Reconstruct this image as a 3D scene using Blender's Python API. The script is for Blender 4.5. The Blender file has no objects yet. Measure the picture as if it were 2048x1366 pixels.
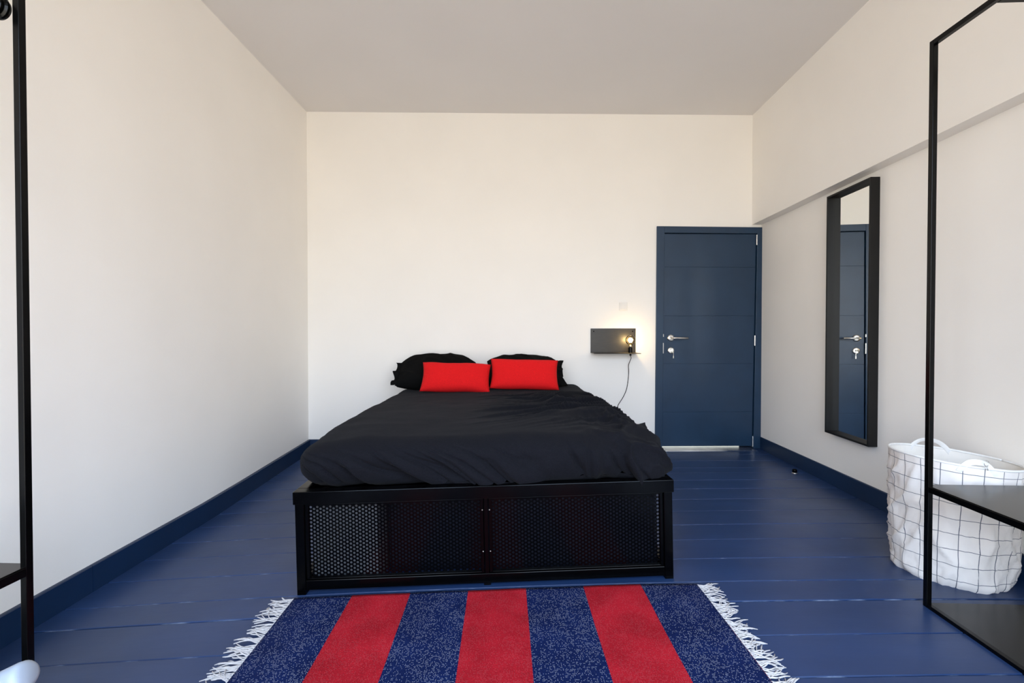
import bpy, bmesh, math, random
from mathutils import Vector, Matrix, noise

random.seed(7)
R = math.radians
PI = math.pi
S = bpy.context.scene
COL = S.collection

# ------------------------------------------------------------------ camera
cam_d = bpy.data.cameras.new('camera')
cam_d.sensor_width = 36.0
cam_d.lens = 36.0 * 910 / 2048
cam_d.shift_y = -9 / 2048
cam_d.clip_start = 0.02
cam = bpy.data.objects.new('camera', cam_d)
COL.objects.link(cam)
cam.location = (0, 0, 1.13)
cam.rotation_euler = (R(90 - 0.75), 0, R(-0.93957))
S.camera = cam

# ------------------------------------------------------------------ world
W = bpy.data.worlds.new('world')
S.world = W
W.use_nodes = True
nt = W.node_tree
nt.nodes.clear()
wo = nt.nodes.new('ShaderNodeOutputWorld')
bg = nt.nodes.new('ShaderNodeBackground')
tc = nt.nodes.new('ShaderNodeTexCoord')
sp = nt.nodes.new('ShaderNodeSeparateXYZ')
cr = nt.nodes.new('ShaderNodeValToRGB')
mr = nt.nodes.new('ShaderNodeMapRange')
mr.inputs[1].default_value = -1
mr.inputs[2].default_value = 1
nt.links.new(tc.outputs['Generated'], sp.inputs[0])
nt.links.new(sp.outputs[2], mr.inputs[0])
nt.links.new(mr.outputs[0], cr.inputs[0])
nt.links.new(cr.outputs[0], bg.inputs[0])
nt.links.new(bg.outputs[0], wo.inputs[0])
els = cr.color_ramp.elements
els[0].position = 0.0
els[0].color = (0.28, 0.258, 0.225, 1)      # street and facades opposite
els[1].position = 1.0
els[1].color = (0.36, 0.60, 1.0, 1)       # zenith
for p_, c_ in ((0.47, (0.47, 0.43, 0.37, 1)), (0.54, (0.61, 0.635, 0.66, 1)), (0.68, (0.57, 0.70, 0.91, 1)), (0.85, (0.44, 0.69, 1.0, 1))):
    e = els.new(p_)
    e.color = c_
bg.inputs[1].default_value = 10.8

S.view_settings.view_transform = 'Standard'
S.view_settings.look = 'None'
S.view_settings.gamma = 1.0
S.view_settings.use_curve_mapping = False
S.view_settings.exposure = 0.36
try:
    S.cycles.diffuse_bounces = 8
    S.cycles.max_bounces = 14
    S.cycles.transparent_max_bounces = 16
    S.cycles.sample_clamp_indirect = 6.0
except Exception:
    pass

WIN = [(-0.95, 1.35), (0.92, 1.75)]        # the two windows behind the camera: centre x, width
WZ0, WZ1, YF = 0.20, 2.80, -0.50
for cx, w in WIN:                          # sky portals in the window openings
    ld = bpy.data.lights.new('window_portal', 'AREA')
    ld.shape = 'RECTANGLE'
    ld.size = w
    ld.size_y = WZ1 - WZ0
    ld.cycles.is_portal = True
    lo = bpy.data.objects.new('window_portal', ld)
    COL.objects.link(lo)
    lo.location = (cx, YF - 0.16, (WZ0 + WZ1) / 2)
    lo.rotation_euler = (R(90), 0, 0)      # local -z looks into the room (+y)


# ------------------------------------------------------------------ helpers
def mat(name, col, rough=0.6, metal=0.0, var=0.08, scale=6.0, bump=0.0, bscale=60.0, spec=0.5, sheen=0.0,
        stretch=(1, 1, 1)):
    m = bpy.data.materials.new(name)
    m.use_nodes = True
    t = m.node_tree
    b = t.nodes['Principled BSDF']
    b.inputs['Roughness'].default_value = rough
    b.inputs['Metallic'].default_value = metal
    b.inputs['Specular IOR Level'].default_value = spec
    if sheen:
        b.inputs['Sheen Weight'].default_value = sheen
        b.inputs['Sheen Roughness'].default_value = 0.5
    c = t.nodes.new('ShaderNodeTexCoord')
    mp = t.nodes.new('ShaderNodeMapping')
    mp.inputs['Scale'].default_value = stretch
    t.links.new(c.outputs['Object'], mp.inputs[0])
    n = t.nodes.new('ShaderNodeTexNoise')
    n.inputs['Scale'].default_value = scale
    n.inputs['Detail'].default_value = 4
    t.links.new(mp.outputs[0], n.inputs['Vector'])
    r = t.nodes.new('ShaderNodeValToRGB')
    r.color_ramp.elements[0].position = 0.3
    r.color_ramp.elements[1].position = 0.7
    r.color_ramp.elements[0].color = tuple(x * (1 - var) for x in col) + (1,)
    r.color_ramp.elements[1].color = tuple(min(1, x * (1 + var)) for x in col) + (1,)
    t.links.new(n.outputs['Fac'], r.inputs[0])
    t.links.new(r.outputs[0], b.inputs['Base Color'])
    if bump:
        n2 = t.nodes.new('ShaderNodeTexNoise')
        n2.inputs['Scale'].default_value = bscale
        n2.inputs['Detail'].default_value = 3
        t.links.new(mp.outputs[0], n2.inputs['Vector'])
        bp = t.nodes.new('ShaderNodeBump')
        bp.inputs['Strength'].default_value = bump
        bp.inputs['Distance'].default_value = 0.004
        t.links.new(n2.outputs['Fac'], bp.inputs['Height'])
        t.links.new(bp.outputs[0], b.inputs['Normal'])
    return m


def emit(name, col, strength):
    m = bpy.data.materials.new(name)
    m.use_nodes = True
    t = m.node_tree
    t.nodes.clear()
    o = t.nodes.new('ShaderNodeOutputMaterial')
    e = t.nodes.new('ShaderNodeEmission')
    e.inputs[0].default_value = (*col, 1)
    e.inputs[1].default_value = strength
    t.links.new(e.outputs[0], o.inputs[0])
    return m


def thin_glass(name, tint=(1, 1, 1)):
    m = bpy.data.materials.new(name)
    m.use_nodes = True
    t = m.node_tree
    t.nodes.clear()
    o = t.nodes.new('ShaderNodeOutputMaterial')
    tr = t.nodes.new('ShaderNodeBsdfTransparent')
    tr.inputs[0].default_value = (*tint, 1)
    gl = t.nodes.new('ShaderNodeBsdfGlossy')
    gl.inputs['Roughness'].default_value = 0.02
    lw = t.nodes.new('ShaderNodeLayerWeight')
    lw.inputs[0].default_value = 0.15
    mx = t.nodes.new('ShaderNodeMixShader')
    t.links.new(lw.outputs['Fresnel'], mx.inputs[0])
    t.links.new(tr.outputs[0], mx.inputs[1])
    t.links.new(gl.outputs[0], mx.inputs[2])
    t.links.new(mx.outputs[0], o.inputs[0])
    return m


class MB:
    def __init__(self):
        self.v = []
        self.f = []
        self.uv = None

    def add(self, vs, fs):
        n = len(self.v)
        self.v += [tuple(p) for p in vs]
        self.f += [tuple(i + n for i in f) for f in fs]
        return self

    def box(self, x0, x1, y0, y1, z0, z1):
        return self.add([(x0, y0, z0), (x1, y0, z0), (x1, y1, z0), (x0, y1, z0),
                         (x0, y0, z1), (x1, y0, z1), (x1, y1, z1), (x0, y1, z1)],
                        [(0, 3, 2, 1), (4, 5, 6, 7), (0, 1, 5, 4), (1, 2, 6, 5), (2, 3, 7, 6), (3, 0, 4, 7)])

    def hexa(self, b, t):                  # four bottom and four top corners
        return self.add(list(b) + list(t),
                        [(0, 3, 2, 1), (4, 5, 6, 7), (0, 1, 5, 4), (1, 2, 6, 5), (2, 3, 7, 6), (3, 0, 4, 7)])

    def lathe(self, prof, seg=24, axis='z', c=(0, 0, 0), cap=True):
        vs, fs = [], []
        for r, h in prof:
            for i in range(seg):
                a = 2 * PI * i / seg
                p = (r * math.cos(a), r * math.sin(a), h)
                if axis == 'y':
                    p = (p[0], p[2], -p[1])
                elif axis == 'x':
                    p = (p[2], p[0], p[1])
                vs.append((p[0] + c[0], p[1] + c[1], p[2] + c[2]))
        for k in range(len(prof) - 1):
            for i in range(seg):
                j = (i + 1) % seg
                fs.append((k * seg + i, k * seg + j, (k + 1) * seg + j, (k + 1) * seg + i))
        if cap:
            fs.append(tuple(range(seg))[::-1])
            fs.append(tuple((len(prof) - 1) * seg + i for i in range(seg)))
        return self.add(vs, fs)

    def tube(self, pts, r, seg=8):
        pts = [Vector(p) for p in pts]
        rr = r if isinstance(r, (list, tuple)) else [r] * len(pts)
        vs, fs = [], []
        prev = None
        for k, p in enumerate(pts):
            d = (pts[min(k + 1, len(pts) - 1)] - pts[max(k - 1, 0)]).normalized()
            if prev is None:
                a = Vector((0, 0, 1)) if abs(d.z) < 0.9 else Vector((1, 0, 0))
                n1 = d.cross(a).normalized()
            else:
                n1 = (prev - d * prev.dot(d)).normalized()
            prev = n1
            n2 = d.cross(n1)
            for i in range(seg):
                a = 2 * PI * i / seg
                vs.append(p + (n1 * math.cos(a) + n2 * math.sin(a)) * rr[k])
        for k in range(len(pts) - 1):
            for i in range(seg):
                j = (i + 1) % seg
                fs.append((k * seg + i, k * seg + j, (k + 1) * seg + j, (k + 1) * seg + i))
        fs.append(tuple(range(seg))[::-1])
        fs.append(tuple((len(pts) - 1) * seg + i for i in range(seg)))
        return self.add(vs, fs)

    def grid(self, nu, nv, fn, flip=False):
        vs = [fn(i / nu, j / nv) for j in range(nv + 1) for i in range(nu + 1)]
        fs = []
        for j in range(nv):
            for i in range(nu):
                a = j * (nu + 1) + i
                q = (a, a + 1, a + nu + 2, a + nu + 1)
                fs.append(q[::-1] if flip else q)
        return self.add(vs, fs)

    def mesh(self, name, m, smooth=False, weld=0.0, fixn=True):
        me = bpy.data.meshes.new(name)
        me.from_pydata(self.v, [], self.f)
        if weld or fixn:
            bm = bmesh.new()
            bm.from_mesh(me)
            if weld:
                bmesh.ops.remove_doubles(bm, verts=bm.verts, dist=weld)
            if fixn:
                bmesh.ops.recalc_face_normals(bm, faces=bm.faces)
            bm.to_mesh(me)
            bm.free()
        if smooth:
            me.polygons.foreach_set('use_smooth', [True] * len(me.polygons))
        me.materials.append(m)
        me.update()
        return me

    def build(self, name, m, parent=None, smooth=False, bevel=0.0, weld=0.0, fixn=True, sub=0):
        o = bpy.data.objects.new(name, self.mesh(name, m, smooth, weld, fixn))
        COL.objects.link(o)
        if parent is not None:
            o.parent = parent
        if bevel:
            b = o.modifiers.new('bevel', 'BEVEL')
            b.width = bevel
            b.segments = 2
            b.limit_method = 'ANGLE'
        if sub:
            s = o.modifiers.new('sub', 'SUBSURF')
            s.levels = s.render_levels = sub
        return o


def tag(o, label=None, cat=None, group=None, kind=None):
    if label:
        o['label'] = label
    if cat:
        o['category'] = cat
    if group:
        o['group'] = group
    if kind:
        o['kind'] = kind
    return o


def empty(name, loc=(0, 0, 0), rot=(0, 0, 0)):
    o = bpy.data.objects.new(name, None)
    COL.objects.link(o)
    o.empty_display_size = 0.1
    o.location = loc
    o.rotation_euler = rot
    return o


def lerp(a, b, t):
    return a + (b - a) * t


def clamp(x, a=0.0, b=1.0):
    return max(a, min(b, x))


def fbm(x, y, z=0.0):
    return noise.fractal((x, y, z), 1.0, 2.0, 4)


# ------------------------------------------------------------------ room geometry functions (old house: uneven floor, walls not square)
YB = 4.375
ZC = 3.21


def xl(y):
    return -1.873 + 0.023 * (y - YB)


def xr(y):                                  # lower right wall
    return 2.4955 + 0.0692 * (y - YB)


def xu(y):                                  # upper right wall (stands proud of the lower one)
    return 2.4024 + 0.0692 * (y - YB)


ZBEAM = 2.157


def fz(x, y):
    t = clamp((y - 3.0) / (YB - 3.0))
    zl = lerp(-0.081, -0.030, t)
    t2 = clamp((y - 2.0) / (YB - 2.0))
    zr = lerp(0.013, -0.013, t2)
    b = lerp(0.041, 0.008, t2)
    u = clamp((x - xl(y)) / (xr(y) - xl(y)))
    return lerp(zl, zr, u) + 4 * b * u * (1 - u)


# ------------------------------------------------------------------ materials
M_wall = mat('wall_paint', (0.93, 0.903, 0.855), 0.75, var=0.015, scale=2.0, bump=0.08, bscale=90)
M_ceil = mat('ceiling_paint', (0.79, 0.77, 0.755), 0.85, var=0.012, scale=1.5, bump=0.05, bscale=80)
M_blue = mat('blue_woodwork', (0.011, 0.036, 0.078), 0.38, var=0.10, scale=5, bump=0.06, bscale=120)
M_base = mat('baseboard_blue', (0.0035, 0.020, 0.062), 0.42, var=0.10, scale=5, bump=0.05, bscale=90)
M_gap = mat('dark_gap', (0.004, 0.006, 0.010), 0.8)
M_black = mat('black_metal', (0.0009, 0.0009, 0.0012), 0.20, var=0.15, scale=20, spec=0.12)
M_rack = mat('rack_black_metal', (0.0014, 0.0014, 0.0015), 0.24, var=0.15, scale=20, spec=0.18)
M_rackshelf = mat('rack_shelf_sheet', (0.003, 0.003, 0.003), 0.22, var=0.15, scale=12, spec=0.45)
M_mirframe = mat('mirror_frame_black', (0.0040, 0.0040, 0.0040), 0.5, var=0.2, scale=8, stretch=(1, 1, 0.1), spec=0.3)
M_steel = mat('brushed_steel', (0.72, 0.70, 0.66), 0.28, metal=1.0, var=0.06, scale=30)
M_duvet = mat('duvet_black_cotton', (0.0080, 0.0083, 0.0112), 0.95, var=0.28, scale=260, bump=0.3, bscale=420, spec=0.04, sheen=0.020)
M_pillow = mat('pillow_black_cotton', (0.0060, 0.0060, 0.0060), 0.9, var=0.2, scale=200, bump=0.3, bscale=400, spec=0.03)
M_red = mat('red_cushion_fabric', (0.68, 0.008, 0.010), 0.9, var=0.12, scale=180, bump=0.5, bscale=320, spec=0.2)
M_white = mat('white_plastic', (0.80, 0.79, 0.76), 0.35, var=0.02)
M_switch = mat('switch_cream', (0.84, 0.81, 0.76), 0.4, var=0.02)
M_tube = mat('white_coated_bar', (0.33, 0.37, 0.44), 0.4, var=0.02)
M_strap = mat('white_strap', (0.80, 0.80, 0.79), 0.8, var=0.04, scale=60)
M_box = mat('pale_grey_box', (0.13, 0.135, 0.145), 0.7, var=0.04)
M_navy = mat('dark_box', (0.010, 0.012, 0.022), 0.7, var=0.1, spec=0.2)
M_glass = thin_glass('window_glass')
M_bulbglass = thin_glass('bulb_glass', (1.0, 0.93, 0.78))
M_fringe = mat('fringe_cotton', (0.56, 0.52, 0.51), 0.9, var=0.12, scale=80)


def mirror_mat():
    m = bpy.data.materials.new('mirror_silver')
    m.use_nodes = True
    b = m.node_tree.nodes['Principled BSDF']
    b.inputs['Base Color'].default_value = (0.88, 0.90, 0.89, 1)
    b.inputs['Metallic'].default_value = 1.0
    b.inputs['Roughness'].default_value = 0.0
    return m


M_mirror = mirror_mat()


def plank_mat():
    """Blue floor paint, worn pale along the board edges and a little glossy."""
    m = mat('floor_paint_blue', (0.015, 0.039, 0.115), 0.36, var=0.14, scale=3.5, bump=0.12, bscale=22, stretch=(0.35, 1.6, 1))
    t = m.node_tree
    b = t.nodes['Principled BSDF']
    ramp = [n for n in t.nodes if n.type == 'VALTORGB'][0]
    c = t.nodes.new('ShaderNodeTexCoord')
    s = t.nodes.new('ShaderNodeSeparateXYZ')
    t.links.new(c.outputs['Generated'], s.inputs[0])
    # distance from nearer long edge
    a = t.nodes.new('ShaderNodeMath'); a.operation = 'SUBTRACT'; a.inputs[1].default_value = 0.5
    t.links.new(s.outputs[1], a.inputs[0])
    ab = t.nodes.new('ShaderNodeMath'); ab.operation = 'ABSOLUTE'
    t.links.new(a.outputs[0], ab.inputs[0])
    n = t.nodes.new('ShaderNodeTexNoise'); n.inputs['Scale'].default_value = 9; n.inputs['Detail'].default_value = 6
    t.links.new(c.outputs['Object'], n.inputs['Vector'])
    nm = t.nodes.new('ShaderNodeMath'); nm.operation = 'MULTIPLY_ADD'; nm.inputs[1].default_value = 0.07
    t.links.new(n.outputs['Fac'], nm.inputs[0])
    t.links.new(ab.outputs[0], nm.inputs[2])
    gt = t.nodes.new('ShaderNodeMapRange')
    gt.inputs[1].default_value = 0.535
    gt.inputs[2].default_value = 0.548
    t.links.new(nm.outputs[0], gt.inputs[0])
    mx = t.nodes.new('ShaderNodeMix'); mx.data_type = 'RGBA'
    mx.inputs[7].default_value = (0.22, 0.26, 0.36, 1)
    t.links.new(gt.outputs[0], mx.inputs[0])
    t.links.new(ramp.outputs[0], mx.inputs[6])
    t.links.new(mx.outputs[2], b.inputs['Base Color'])
    # gloss varies with wear
    n3 = t.nodes.new('ShaderNodeTexNoise'); n3.inputs['Scale'].default_value = 4
    t.links.new(c.outputs['Object'], n3.inputs['Vector'])
    m3 = t.nodes.new('ShaderNodeMapRange'); m3.inputs[3].default_value = 0.26; m3.inputs[4].default_value = 0.46
    t.links.new(n3.outputs['Fac'], m3.inputs[0])
    t.links.new(m3.outputs[0], b.inputs['Roughness'])
    return m


M_floor = plank_mat()


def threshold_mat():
    m = mat('sill_painted_light', (0.84, 0.84, 0.79), 0.25, var=0.2, scale=9, stretch=(0.6, 3, 1))  # pale tone darkening to the right: light under the door painted into colour
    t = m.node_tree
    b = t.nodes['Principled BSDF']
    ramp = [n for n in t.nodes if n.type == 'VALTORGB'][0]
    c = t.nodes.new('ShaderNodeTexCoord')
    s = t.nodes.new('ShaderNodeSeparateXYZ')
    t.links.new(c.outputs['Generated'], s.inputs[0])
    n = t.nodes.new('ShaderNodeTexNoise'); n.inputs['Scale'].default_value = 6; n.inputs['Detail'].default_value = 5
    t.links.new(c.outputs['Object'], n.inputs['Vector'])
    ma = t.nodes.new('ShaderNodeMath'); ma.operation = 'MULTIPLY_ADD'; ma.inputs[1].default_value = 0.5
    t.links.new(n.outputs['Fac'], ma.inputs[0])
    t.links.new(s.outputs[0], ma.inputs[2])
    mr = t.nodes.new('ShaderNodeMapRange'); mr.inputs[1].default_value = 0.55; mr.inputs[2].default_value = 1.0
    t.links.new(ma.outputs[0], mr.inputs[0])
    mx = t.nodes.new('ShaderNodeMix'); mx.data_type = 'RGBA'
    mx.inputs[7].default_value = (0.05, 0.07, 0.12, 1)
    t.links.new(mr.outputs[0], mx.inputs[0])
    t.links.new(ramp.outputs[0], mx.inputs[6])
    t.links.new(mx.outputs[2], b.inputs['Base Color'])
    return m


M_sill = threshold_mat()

# ------------------------------------------------------------------ the room shell
TH = 0.16
# walls
w = MB()
w.hexa([(xl(YF) - TH, YF - TH, -0.3), (xl(YF), YF - TH, -0.3), (xl(YB), YB + TH, -0.3), (xl(YB) - TH, YB + TH, -0.3)],
       [(xl(YF) - TH, YF - TH, ZC), (xl(YF), YF - TH, ZC), (xl(YB), YB + TH, ZC), (xl(YB) - TH, YB + TH, ZC)])
tag(w.build('wall_left', M_wall), kind='structure')

w = MB()                                     # lower face, then the upper part standing proud with its soffit
for (x0f, z0, z1) in ((xr, -0.3, ZBEAM), (xu, ZBEAM, ZC)):
    w.hexa([(x0f(YF), YF - TH, z0), (xr(YF) + TH, YF - TH, z0), (xr(YB) + TH, YB + TH, z0), (x0f(YB), YB + TH, z0)],
           [(x0f(YF), YF - TH, z1), (xr(YF) + TH, YF - TH, z1), (xr(YB) + TH, YB + TH, z1), (x0f(YB), YB + TH, z1)])
tag(w.build('wall_right', M_wall), kind='structure')

DX0, DX1, DZ1 = 1.520, 2.440, 2.082          # door opening
w = MB()
w.box(xl(YB) - 0.05, DX0, YB, YB + TH, -0.3, ZC)
w.box(DX0, xr(YB) + 0.05, YB, YB + TH, DZ1, ZC)
w.box(DX1, xr(YB) + 0.05, YB, YB + TH, -0.3, DZ1)
tag(w.build('wall_back', M_wall), kind='structure')

w = MB()                                     # wall behind the camera with its two windows
xs = [xl(YF) - 0.02]
for cx, ww in WIN:
    xs += [cx - ww / 2, cx + ww / 2]
xs.append(xr(YF) + 0.02)
for k in (0, 2, 4):
    w.box(xs[k], xs[k + 1], YF - TH, YF, -0.3, ZC)
for k in (1, 3):
    w.box(xs[k], xs[k + 1], YF - TH, YF, -0.3, WZ0)
    w.box(xs[k], xs[k + 1], YF - TH, YF, WZ1, ZC)
tag(w.build('wall_front', M_wall), kind='structure')

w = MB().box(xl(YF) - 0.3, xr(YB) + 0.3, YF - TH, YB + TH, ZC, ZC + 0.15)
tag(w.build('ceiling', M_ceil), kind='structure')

for k, (cx, ww) in enumerate(WIN):
    root = tag(empty('window_%d' % (k + 1), (cx, YF - 0.09, WZ0)), kind='structure')
    h = WZ1 - WZ0
    fr = MB()
    t_ = 0.06
    fr.box(-ww / 2, -ww / 2 + t_, -0.03, 0.03, 0, h).box(ww / 2 - t_, ww / 2, -0.03, 0.03, 0, h)
    fr.box(-ww / 2 + t_, ww / 2 - t_, -0.03, 0.03, 0, t_).box(-ww / 2 + t_, ww / 2 - t_, -0.03, 0.03, h - t_, h)
    fr.box(-0.045, 0.045, -0.03, 0.03, t_, h - t_)
    fr.build('window_frame', M_white, root, bevel=0.004)
    for sx in (-1, 1):
        x0, x1 = sorted((sx * 0.045, sx * (ww / 2 - t_)))
        MB().box(x0, x1, -0.003, 0.003, t_, h - t_).build('pane', M_glass, root)

# floor: boards across the room, each following the uneven subfloor
floor = tag(empty('floor'), kind='structure')
sub = MB()
sub.grid(14, 20, lambda u, v: (lerp(xl(lerp(YF, YB + TH, v)) - 0.02, xr(lerp(YF, YB + TH, v)) + 0.02, u), lerp(YF - TH, YB + TH, v),
                               fz(lerp(xl(0), xr(0), u), lerp(YF - TH, YB, v)) - 0.030))
sub.build('subfloor', M_gap, floor)
edges = [-0.51, -0.45, -0.24, -0.03, 0.18, 0.39, 0.60, 0.81, 1.02, 1.225, 1.43, 1.632, 1.842, 1.99, 2.20, 2.41, 2.605, 2.815,
         3.022, 3.225, 3.415, 3.60, 3.735, 3.94, 4.148, 4.268, 4.52]
NS = 10
for k in range(len(edges) - 1):
    y0, y1 = edges[k] + 0.0015, edges[k + 1] - 0.0015
    dz = random.uniform(-0.0012, 0.0012)
    tilt = random.uniform(-0.0012, 0.0012)
    sk = random.uniform(-0.006, 0.006)
    ym = (y0 + y1) / 2
    prof = [(0, -0.028), (0, -0.003), (0.003, 0), (y1 - y0 - 0.003, 0), (y1 - y0, -0.003), (y1 - y0, -0.028)]
    vs, fs = [], []
    for i in range(NS + 1):
        u = i / NS
        x = lerp(xl(ym) + 0.002, xr(ym) - 0.002, u)
        for (d, h) in prof:
            yy = y0 + d
            vs.append((x, yy, fz(x, min(yy, YB)) + h + dz + tilt * (d / (y1 - y0) - 0.5)))
    n = len(prof)
    for i in range(NS):
        for j in range(n - 1):
            fs.append((i * n + j, (i + 1) * n + j, (i + 1) * n + j + 1, i * n + j + 1))
    fs.append(tuple(range(n)))
    fs.append(tuple(NS * n + j for j in range(n))[::-1])
    MB().add(vs, fs).build('plank', M_floor, floor)

# baseboards
bl = tag(empty('baseboard_left'), kind='structure')
BH, BT = 0.124, 0.018


def board_y(parent, xf, s, y0, y1, h):
    n_ = max(2, int((y1 - y0) / 0.35))
    vs, fs = [], []
    for i in range(n_ + 1):
        y = lerp(y0, y1, i / n_)
        xw = xf(y)
        z = fz(xw + s * BT, min(y, YB)) - 0.004
        for (dx, zz) in ((0, z), (BT, z), (BT, z + h - 0.004), (BT - 0.004, z + h), (0, z + h)):
            vs.append((xw + s * dx, y, zz))
    for i in range(n_):
        for j in range(5):
            k = (j + 1) % 5
            fs.append((i * 5 + j, (i + 1) * 5 + j, (i + 1) * 5 + k, i * 5 + k))
    fs += [tuple(range(5)), tuple(n_ * 5 + j for j in range(5))]
    MB().add(vs, fs).build('board', M_base, parent)


board_y(bl, xl, 1, YF, 2.123, BH + 0.004)
board_y(bl, xl, 1, 2.126, YB, BH + 0.004)
br = tag(empty('baseboard_right'), kind='structure')
board_y(br, xr, -1, YF, 1.2, 0.121)
board_y(br, xr, -1, 1.203, YB - 0.02, 0.121)
bb = MB()
vs = []
for x in (xl(YB), -0.6, 0.5, 1.452):
    z = fz(x, YB) - 0.004
    vs += [(x, YB, z), (x, YB - BT, z), (x, YB - BT, z + 0.122), (x, YB - BT + 0.004, z + 0.127), (x, YB, z + 0.127)]
fs = []
for i in range(3):
    for j in range(5):
        k = (j + 1) % 5
        fs.append((i * 5 + j, i * 5 + k, (i + 1) * 5 + k, (i + 1) * 5 + j))
fs += [tuple(range(5)), tuple(15 + j for j in range(5))]
tag(bb.add(vs, fs).build('baseboard_back', M_base), kind='structure')

# ------------------------------------------------------------------ the door
door = tag(empty('door_1', (0, YB, 0)), 'blue door with steel lever handle in the back right corner', kind='structure')
FY = -0.016                                  # face of the frame
j = MB()
j.hexa([(1.454, FY, -0.012), (1.522, FY, -0.012), (1.522, 0.10, -0.012), (1.454, 0.0, -0.012)],
       [(1.4645, FY, 2.1374), (1.538, FY, 2.1374), (1.538, 0.10, 2.1374), (1.4645, 0.0, 2.1374)])
j.build('door_jamb', M_blue, door, bevel=0.002)
j = MB()
j.hexa([(2.414, FY, -0.010), (2.490, FY, -0.010), (2.490, 0.0, -0.010), (2.414, 0.10, -0.010)],
       [(2.440, FY, 2.131), (2.4935, FY, 2.131), (2.4935, 0.0, 2.131), (2.440, 0.10, 2.131)])
j.build('door_jamb', M_blue, door, bevel=0.002)
j = MB()
j.hexa([(1.5385, FY, 2.0745), (2.4395, FY, 2.0705), (2.4395, 0.10, 2.0705), (1.5385, 0.10, 2.0745)],
       [(1.5385, FY, 2.1374), (2.4395, FY, 2.131), (2.4395, 0.10, 2.131), (1.5385, 0.10, 2.1374)])
j.build('door_head', M_blue, door, bevel=0.002)
MB().box(1.45, 2.46, 0.105, 0.115, -0.03, 2.12).build('dark_recess', M_gap, door)


def dl(z):
    return lerp(1.5275, 1.5430, z / 2.07)


def dr(z):
    return lerp(2.4060, 2.4335, z / 2.07)


leaf = MB()
leaf.hexa([(dl(0.008), 0.004, 0.013), (dr(0.008), 0.004, 0.013), (dr(0.008), 0.040, 0.013), (dl(0.008), 0.040, 0.013)],
          [(dl(2.068), 0.004, 2.068), (dr(2.065), 0.004, 2.065), (dr(2.065), 0.040, 2.065), (dl(2.068), 0.040, 2.068)])
leaf = leaf.build('door_leaf', M_blue, door)
gz = [0.013, 0.3442, 0.813, 1.2756, 1.7466, 2.0675]
for a_, b_ in zip(gz[:-1], gz[1:]):
    a_ += 0.0018 if a_ > 0.1 else 0
    b_ -= 0.0018 if b_ < 2 else 0
    q = MB()
    q.hexa([(dl(a_), 0, a_), (dr(a_), 0, a_), (dr(a_), 0.006, a_), (dl(a_), 0.006, a_)],
           [(dl(b_), 0, b_), (dr(b_), 0, b_), (dr(b_), 0.006, b_), (dl(b_), 0.006, b_)])
    q.build('panel', M_blue, leaf, bevel=0.001)

ha = MB()
ha.lathe([(0.0, -0.012), (0.020, -0.012), (0.0315, -0.010), (0.0325, -0.004), (0.0325, 0.0)], 32, 'y', (1.606, 0, 1.0627))
ha.lathe([(0.0105, -0.060), (0.0105, -0.011)], 16, 'y', (1.606, 0, 1.0627))
ha.build('handle_rose', M_steel, door, smooth=True)
lv = MB()
lv.tube([(1.606, -0.058, 1.0627), (1.622, -0.062, 1.0627), (1.66, -0.063, 1.0624), (1.752, -0.063, 1.0618)], [0.0105, 0.0105, 0.0100, 0.0095], 14)
lv.build('lever', M_steel, door, smooth=True)
es = MB()
es.lathe([(0.0, -0.010), (0.022, -0.010), (0.0305, -0.008), (0.0315, -0.003), (0.0315, 0.0)], 32, 'y', (1.608, 0, 0.9417))
es.build('escutcheon', M_steel, door, smooth=True)
cy = MB()
cy.lathe([(0.0085, -0.016), (0.0085, -0.010)], 16, 'y', (1.608, 0, 0.9457))
cy.box(1.604, 1.612, -0.014, -0.009, 0.920, 0.944)
cy.build('lock_cylinder', M_gap if False else M_steel, door)
ky = MB()
ky.box(1.6070, 1.6094, -0.034, -0.012, 0.940, 0.950)
ky.lathe([(0.011, -0.0012), (0.011, 0.0012)], 18, 'x', (1.609, -0.040, 0.945))
ky.box(1.622, 1.6255, -0.030, -0.026, 0.880, 0.925)
ky.box(1.6195, 1.628, -0.0295, -0.0265, 0.868, 0.893)
ky.box(1.6075, 1.6255, -0.0345, -0.0315, 0.922, 0.928)
ky.build('key', M_steel, door)
for z_, L_ in ((2.010, 0.098), (1.038, 0.098), (0.060, 0.10)):
    hx = dr(z_) + 0.003
    hg = MB()
    hg.lathe([(0.0062, z_ - L_ / 2), (0.0062, z_ + L_ / 2)], 14, 'z', (hx, -0.010, 0))
    hg.lathe([(0.0070, z_ - 0.002), (0.0070, z_ + 0.002)], 14, 'z', (hx, -0.010, 0))
    hg.build('hinge', M_steel, door, smooth=False)
for z_, L_ in ((1.087, 0.026), (0.965, 0.10)):
    MB().box(dl(z_) - 0.008, dl(z_) - 0.0015, FY - 0.0012, FY + 0.01, z_ - L_ / 2, z_ + L_ / 2).build('strike_plate', M_steel, door)
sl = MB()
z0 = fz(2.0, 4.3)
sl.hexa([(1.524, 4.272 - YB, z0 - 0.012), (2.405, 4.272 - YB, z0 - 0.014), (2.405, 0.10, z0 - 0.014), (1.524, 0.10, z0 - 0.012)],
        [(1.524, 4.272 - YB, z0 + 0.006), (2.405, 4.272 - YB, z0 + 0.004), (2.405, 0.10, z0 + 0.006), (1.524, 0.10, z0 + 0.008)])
tag(sl.build('threshold', M_sill, door, bevel=0.002), 'pale threshold with light under the door painted into its colour')

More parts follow.
